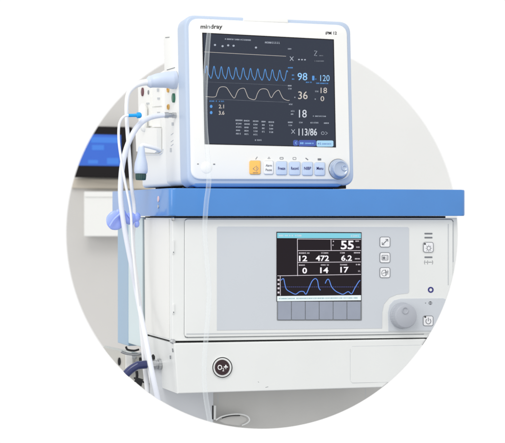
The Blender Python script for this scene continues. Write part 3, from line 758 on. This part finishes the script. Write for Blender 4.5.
for yy in (135, 142, 146):
    obj('seam', side_line([(171, yy), (173.4, yy-2)], SXh, .0006), M['softline'], mon)

# ================================================================== cables
def cable(name, pts, r, m, label, cat_='cable', parent=None):
    o = obj(name, tube(pts, r, seg=16), M[m], parent, True)
    if parent is None: tag(o, label, cat_)
    return o
def FG(px, py, y): return G.front(px, py, y)
# A : big pale plug, cable arching over and down
pA = F.m @ sf(176, 80, SXh)
t = thing('plug_cable', 'thick white cable arching down from the big pale blue plug', 'cable', Matrix())
yA = pA.y
plug_pts = [pA, FG(172, 80.2, yA), FG(166, 80.0, yA), FG(158, 80.6, yA), FG(152, 81.6, yA), FG(149.6, 82, yA), FG(147.2, 82.3, yA)]
obj('plug', tube(plug_pts, [.0185, .0185, .0165, .0150, .0125, .0125, .0082], seg=28), M['plug'], t, True)
ca = [FG(147.5, 82.2, yA), FG(141, 83.2, yA-.004), FG(134, 86.5, yA-.008), FG(128.6, 93, yA-.01), FG(126.6, 103, yA-.01), FG(126.8, 120, yA-.01), FG(128.4, 145, yA-.01), FG(130.4, 170, yA-.01), FG(131.6, 187, yA-.01), FG(134, 203, yA), FG(134.6, 222, yA), FG(133, 236, yA+.01), FG(134.2, 262, yA+.01), FG(139.4, 300, yA), FG(142.2, 335, yA-.01), FG(145.0, 368, yA-.01), FG(148.0, 396, yA-.01)]
q = edge_at(147.2, 391); obj('cord', cut_end(tube(ca, [.0068, .0064, .0056, .0046, .0042, .0040, .0040, .0038, .0038, .0040, .0040, .004, .0042, .0044, .0046, .0048, .0048], seg=16), FG(*q, yA-.01), *q), M['cable'], t, True)
# B : metal ferrule, cable
pB = F.m @ sf(176, 115.4, SXh); yB = pB.y - .012
t = thing('ferrule_cable', 'thick white cable curving down from the ribbed grey metal ferrule', 'cable', Matrix())
bm = lathe(pB+Vector((.002, 0, 0)), Vector((-1, 0, 0)), [(0, .0058), (.010, .0058), (.0105, .0050), (.018, .0050), (.0185, .0062), (.026, .0062), (.027, .0045)], seg=24)
obj('ferrule', bm, M['metal'], t, True)
cb = [pB+Vector((-.024, 0, 0)), FG(158, 115.8, pB.y), FG(150, 117.6, pB.y-.004), FG(142, 122, yB), FG(134.5, 131, yB), FG(128, 144, yB), FG(123.4, 160, yB), FG(121.2, 176, yB), FG(120.6, 195, yB), FG(122.4, 215, yB), FG(126.2, 238, yB), FG(131.6, 266, yB), FG(138, 300, yB), FG(145.6, 338, yB-.1), FG(152, 372, yB-.13), FG(158.6, 402, yB-.13)]
q = edge_at(157.4, 398); obj('cord', cut_end(tube(cb, [.0048, .0052, .0055, .0057, .0057, .0056, .0056, .0055, .0054, .0054, .0052, .0050, .0048, .0050, .0052, .0052], seg=18), FG(*q, yB-.13), *q), M['cablegrey'], t, True)
# C : thin lead with cyan tip
yC = pA.y - .03
t = thing('sensor_lead', 'thin white lead ending in a bright cyan tip', 'cable', Matrix())
cc = [FG(130, 115.2, yC), FG(124.6, 116.2, yC), FG(120.6, 120.5, yC), FG(118.8, 128, yC), FG(118.9, 142, yC), FG(121, 158, yC), FG(124.2, 178, yC), FG(128, 196, yC), FG(130.8, 212, yC), FG(131.6, 228, yC), FG(133, 250, yC), FG(137, 290, yC), FG(141.6, 330, yC), FG(149.6, 375, yC), FG(153.8, 399, yC)]
q = edge_at(152.8, 394.5); obj('cord', cut_end(tube(cc, .0026, seg=12), FG(*q, yC), *q), M['cable'], t, True)
tp = [FG(128.4, 115.5, yC), FG(133, 115.4, yC), FG(136.4, 115.3, yC), FG(137.2, 115.3, yC), FG(140, 115.2, yC), FG(141.4, 115.1, yC)]
obj('tip', tube(tp, [.0034, .0034, .0036, .0062, .0060, .0035], seg=20), M['cyan'], t, True)
# hanging plug
t = thing('hanging_plug', 'pale blue grey plug hanging upside down with a dark green ring', 'plug', Matrix())
yH = pA.y-.02
c = FG(141.4, 146.5, yH)
obj('plug_body', lathe(c, Vector((-.02, 0, -1)), [(0, .0050), (.004, .0068), (.014, .0078), (.024, .0100), (.034, .0128), (.046, .0140), (.052, .0136), (.055, .012)], seg=32), M['plug'], t, True)
obj('ring', lathe(c+Vector((-.0011, 0, -.055)), Vector((-.02, 0, -1)), [(0, .0108), (.003, .0112), (.009, .0108), (.013, .0100), (.0135, .007)], seg=32, knurl=-.06, kn=1), M['dgreen'], t)
obj('arm', tube([c+Vector((0, 0, -.002)), FG(142.5, 145.2, yH), FG(148, 146.2, yH), FG(156, 148.5, yH+.004), FG(160, 150.5, yH+.01)], .0042, seg=14), M['cable'], t, True)
# blue clip round the cables
t = thing('cable_clip', 'translucent lilac blue clip holding the white cables at the worktop corner', 'clip', Matrix())
yK = yB+.012
def blob(px, py, rx_, rz_, ry_, y=yK, tilt=0, bm=None):
    new = bmesh.new(); bmesh.ops.create_uvsphere(new, u_segments=28, v_segments=16, radius=1)
    c = FG(px, py, y); Rm = Matrix.Rotation(tilt, 3, 'Y')
    for v in new.verts: 
        k = 1+.02*math.sin(v.co.x*7+px)*math.cos(v.co.z*6)
        v.co = c + Rm @ Vector((v.co.x*rx_*k, v.co.y*ry_, v.co.z*rz_*k))
    if bm is None: return new
    merge(bm, new); return bm
bm = blob(115.6, 220.4, .0195, .0200, .0055, tilt=.35); blob(120.5, 214.5, .013, .012, .0045, tilt=.1, bm=bm)
obj('clip_disc', bm, M['clip'], t, True)
obj('clip_rib', tube([FG(110, 226, yK-.010), FG(114, 219.6, yK-.012), (FG(120.5, 213.5, yK-.010))], .0022), M['clip'], t, True)
bm = blob(130.5, 218.5, .015, .0125, .008, tilt=-.2); blob(136.4, 217.4, .0085, .0105, .007, tilt=.3, bm=bm); blob(136.6, 224, .006, .0075, .006, bm=bm)
obj('clip_jaw', bm, M['clip'], t, True)
obj('clip_rib', tube([FG(127, 213.6, yK-.008), FG(131, 219, yK-.012), FG(132.6, 225, yK-.008)], .002), M['clip'], t, True)
# clear tube hanging in front of everything
pts = [(210.4, 19), (208.8, 34), (206.6, 62), (204.9, 95), (205.4, 128), (208.0, 158), (208.8, 182), (206.2, 204), (204.8, 232), (207.4, 266), (209.2, 296), (206.6, 332), (204.2, 365), (205.4, 394), (210.4, 424)]
q = edge_at(209, 421.4)
o = obj('clear_tube', cut_end(tube([FG(px, py, -.04) for px, py in pts], [.0036, .0042]+[.0048]*13, seg=20), FG(*q, -.04), *q), M['tube'], None, True)
tag(o, 'clear soft tubing hanging down the front of the monitor and cabinet', 'tube')

# ================================================================== light
w = bpy.data.worlds.new('World'); scene.world = w; w.use_nodes = True; nt = w.node_tree
bg = nt.nodes['Background']; tc = nt.nodes.new('ShaderNodeTexCoord'); sx_ = nt.nodes.new('ShaderNodeSeparateXYZ'); cr = nt.nodes.new('ShaderNodeValToRGB')
mp = nt.nodes.new('ShaderNodeMapRange'); mp.inputs['From Min'].default_value = -1; mp.inputs['From Max'].default_value = 1
nt.links.new(tc.outputs['Generated'], sx_.inputs[0]); nt.links.new(sx_.outputs['Z'], mp.inputs['Value']); nt.links.new(mp.outputs['Result'], cr.inputs['Fac'])
e = cr.color_ramp.elements; e[0].position = .12; e[0].color = (.30, .31, .34, 1); e[1].position = .40; e[1].color = (1, 1, 1, 1)
nt.links.new(cr.outputs['Color'], bg.inputs['Color']); bg.inputs['Strength'].default_value = 1.02
def area(name, loc, target, size, power, col=(1, 1, 1)):
    l = bpy.data.lights.new(name, 'AREA'); l.shape = 'SQUARE'; l.size = size; l.energy = power; l.color = col
    o = bpy.data.objects.new(name, l); COL.objects.link(o); o.location = loc
    o.rotation_euler = (Vector(target)-Vector(loc)).to_track_quat('-Z', 'Y').to_euler(); return o
area('ceiling_softbox', (-1.0, -1.6, 3.2), (0, 0, 1.1), 1.2, 26, (1, .985, .96))

area('left_softbox', (-3.0, -1.4, 1.7), (0, .15, 1.15), 1.6, 21, (1, .99, .965))

scene.view_settings.view_transform = 'Standard'; scene.view_settings.look = 'None'
scene.view_settings.exposure = 0; scene.view_settings.gamma = 1
scene.render.engine = 'CYCLES'
scene.render.resolution_x = 1024; scene.render.resolution_y = 898
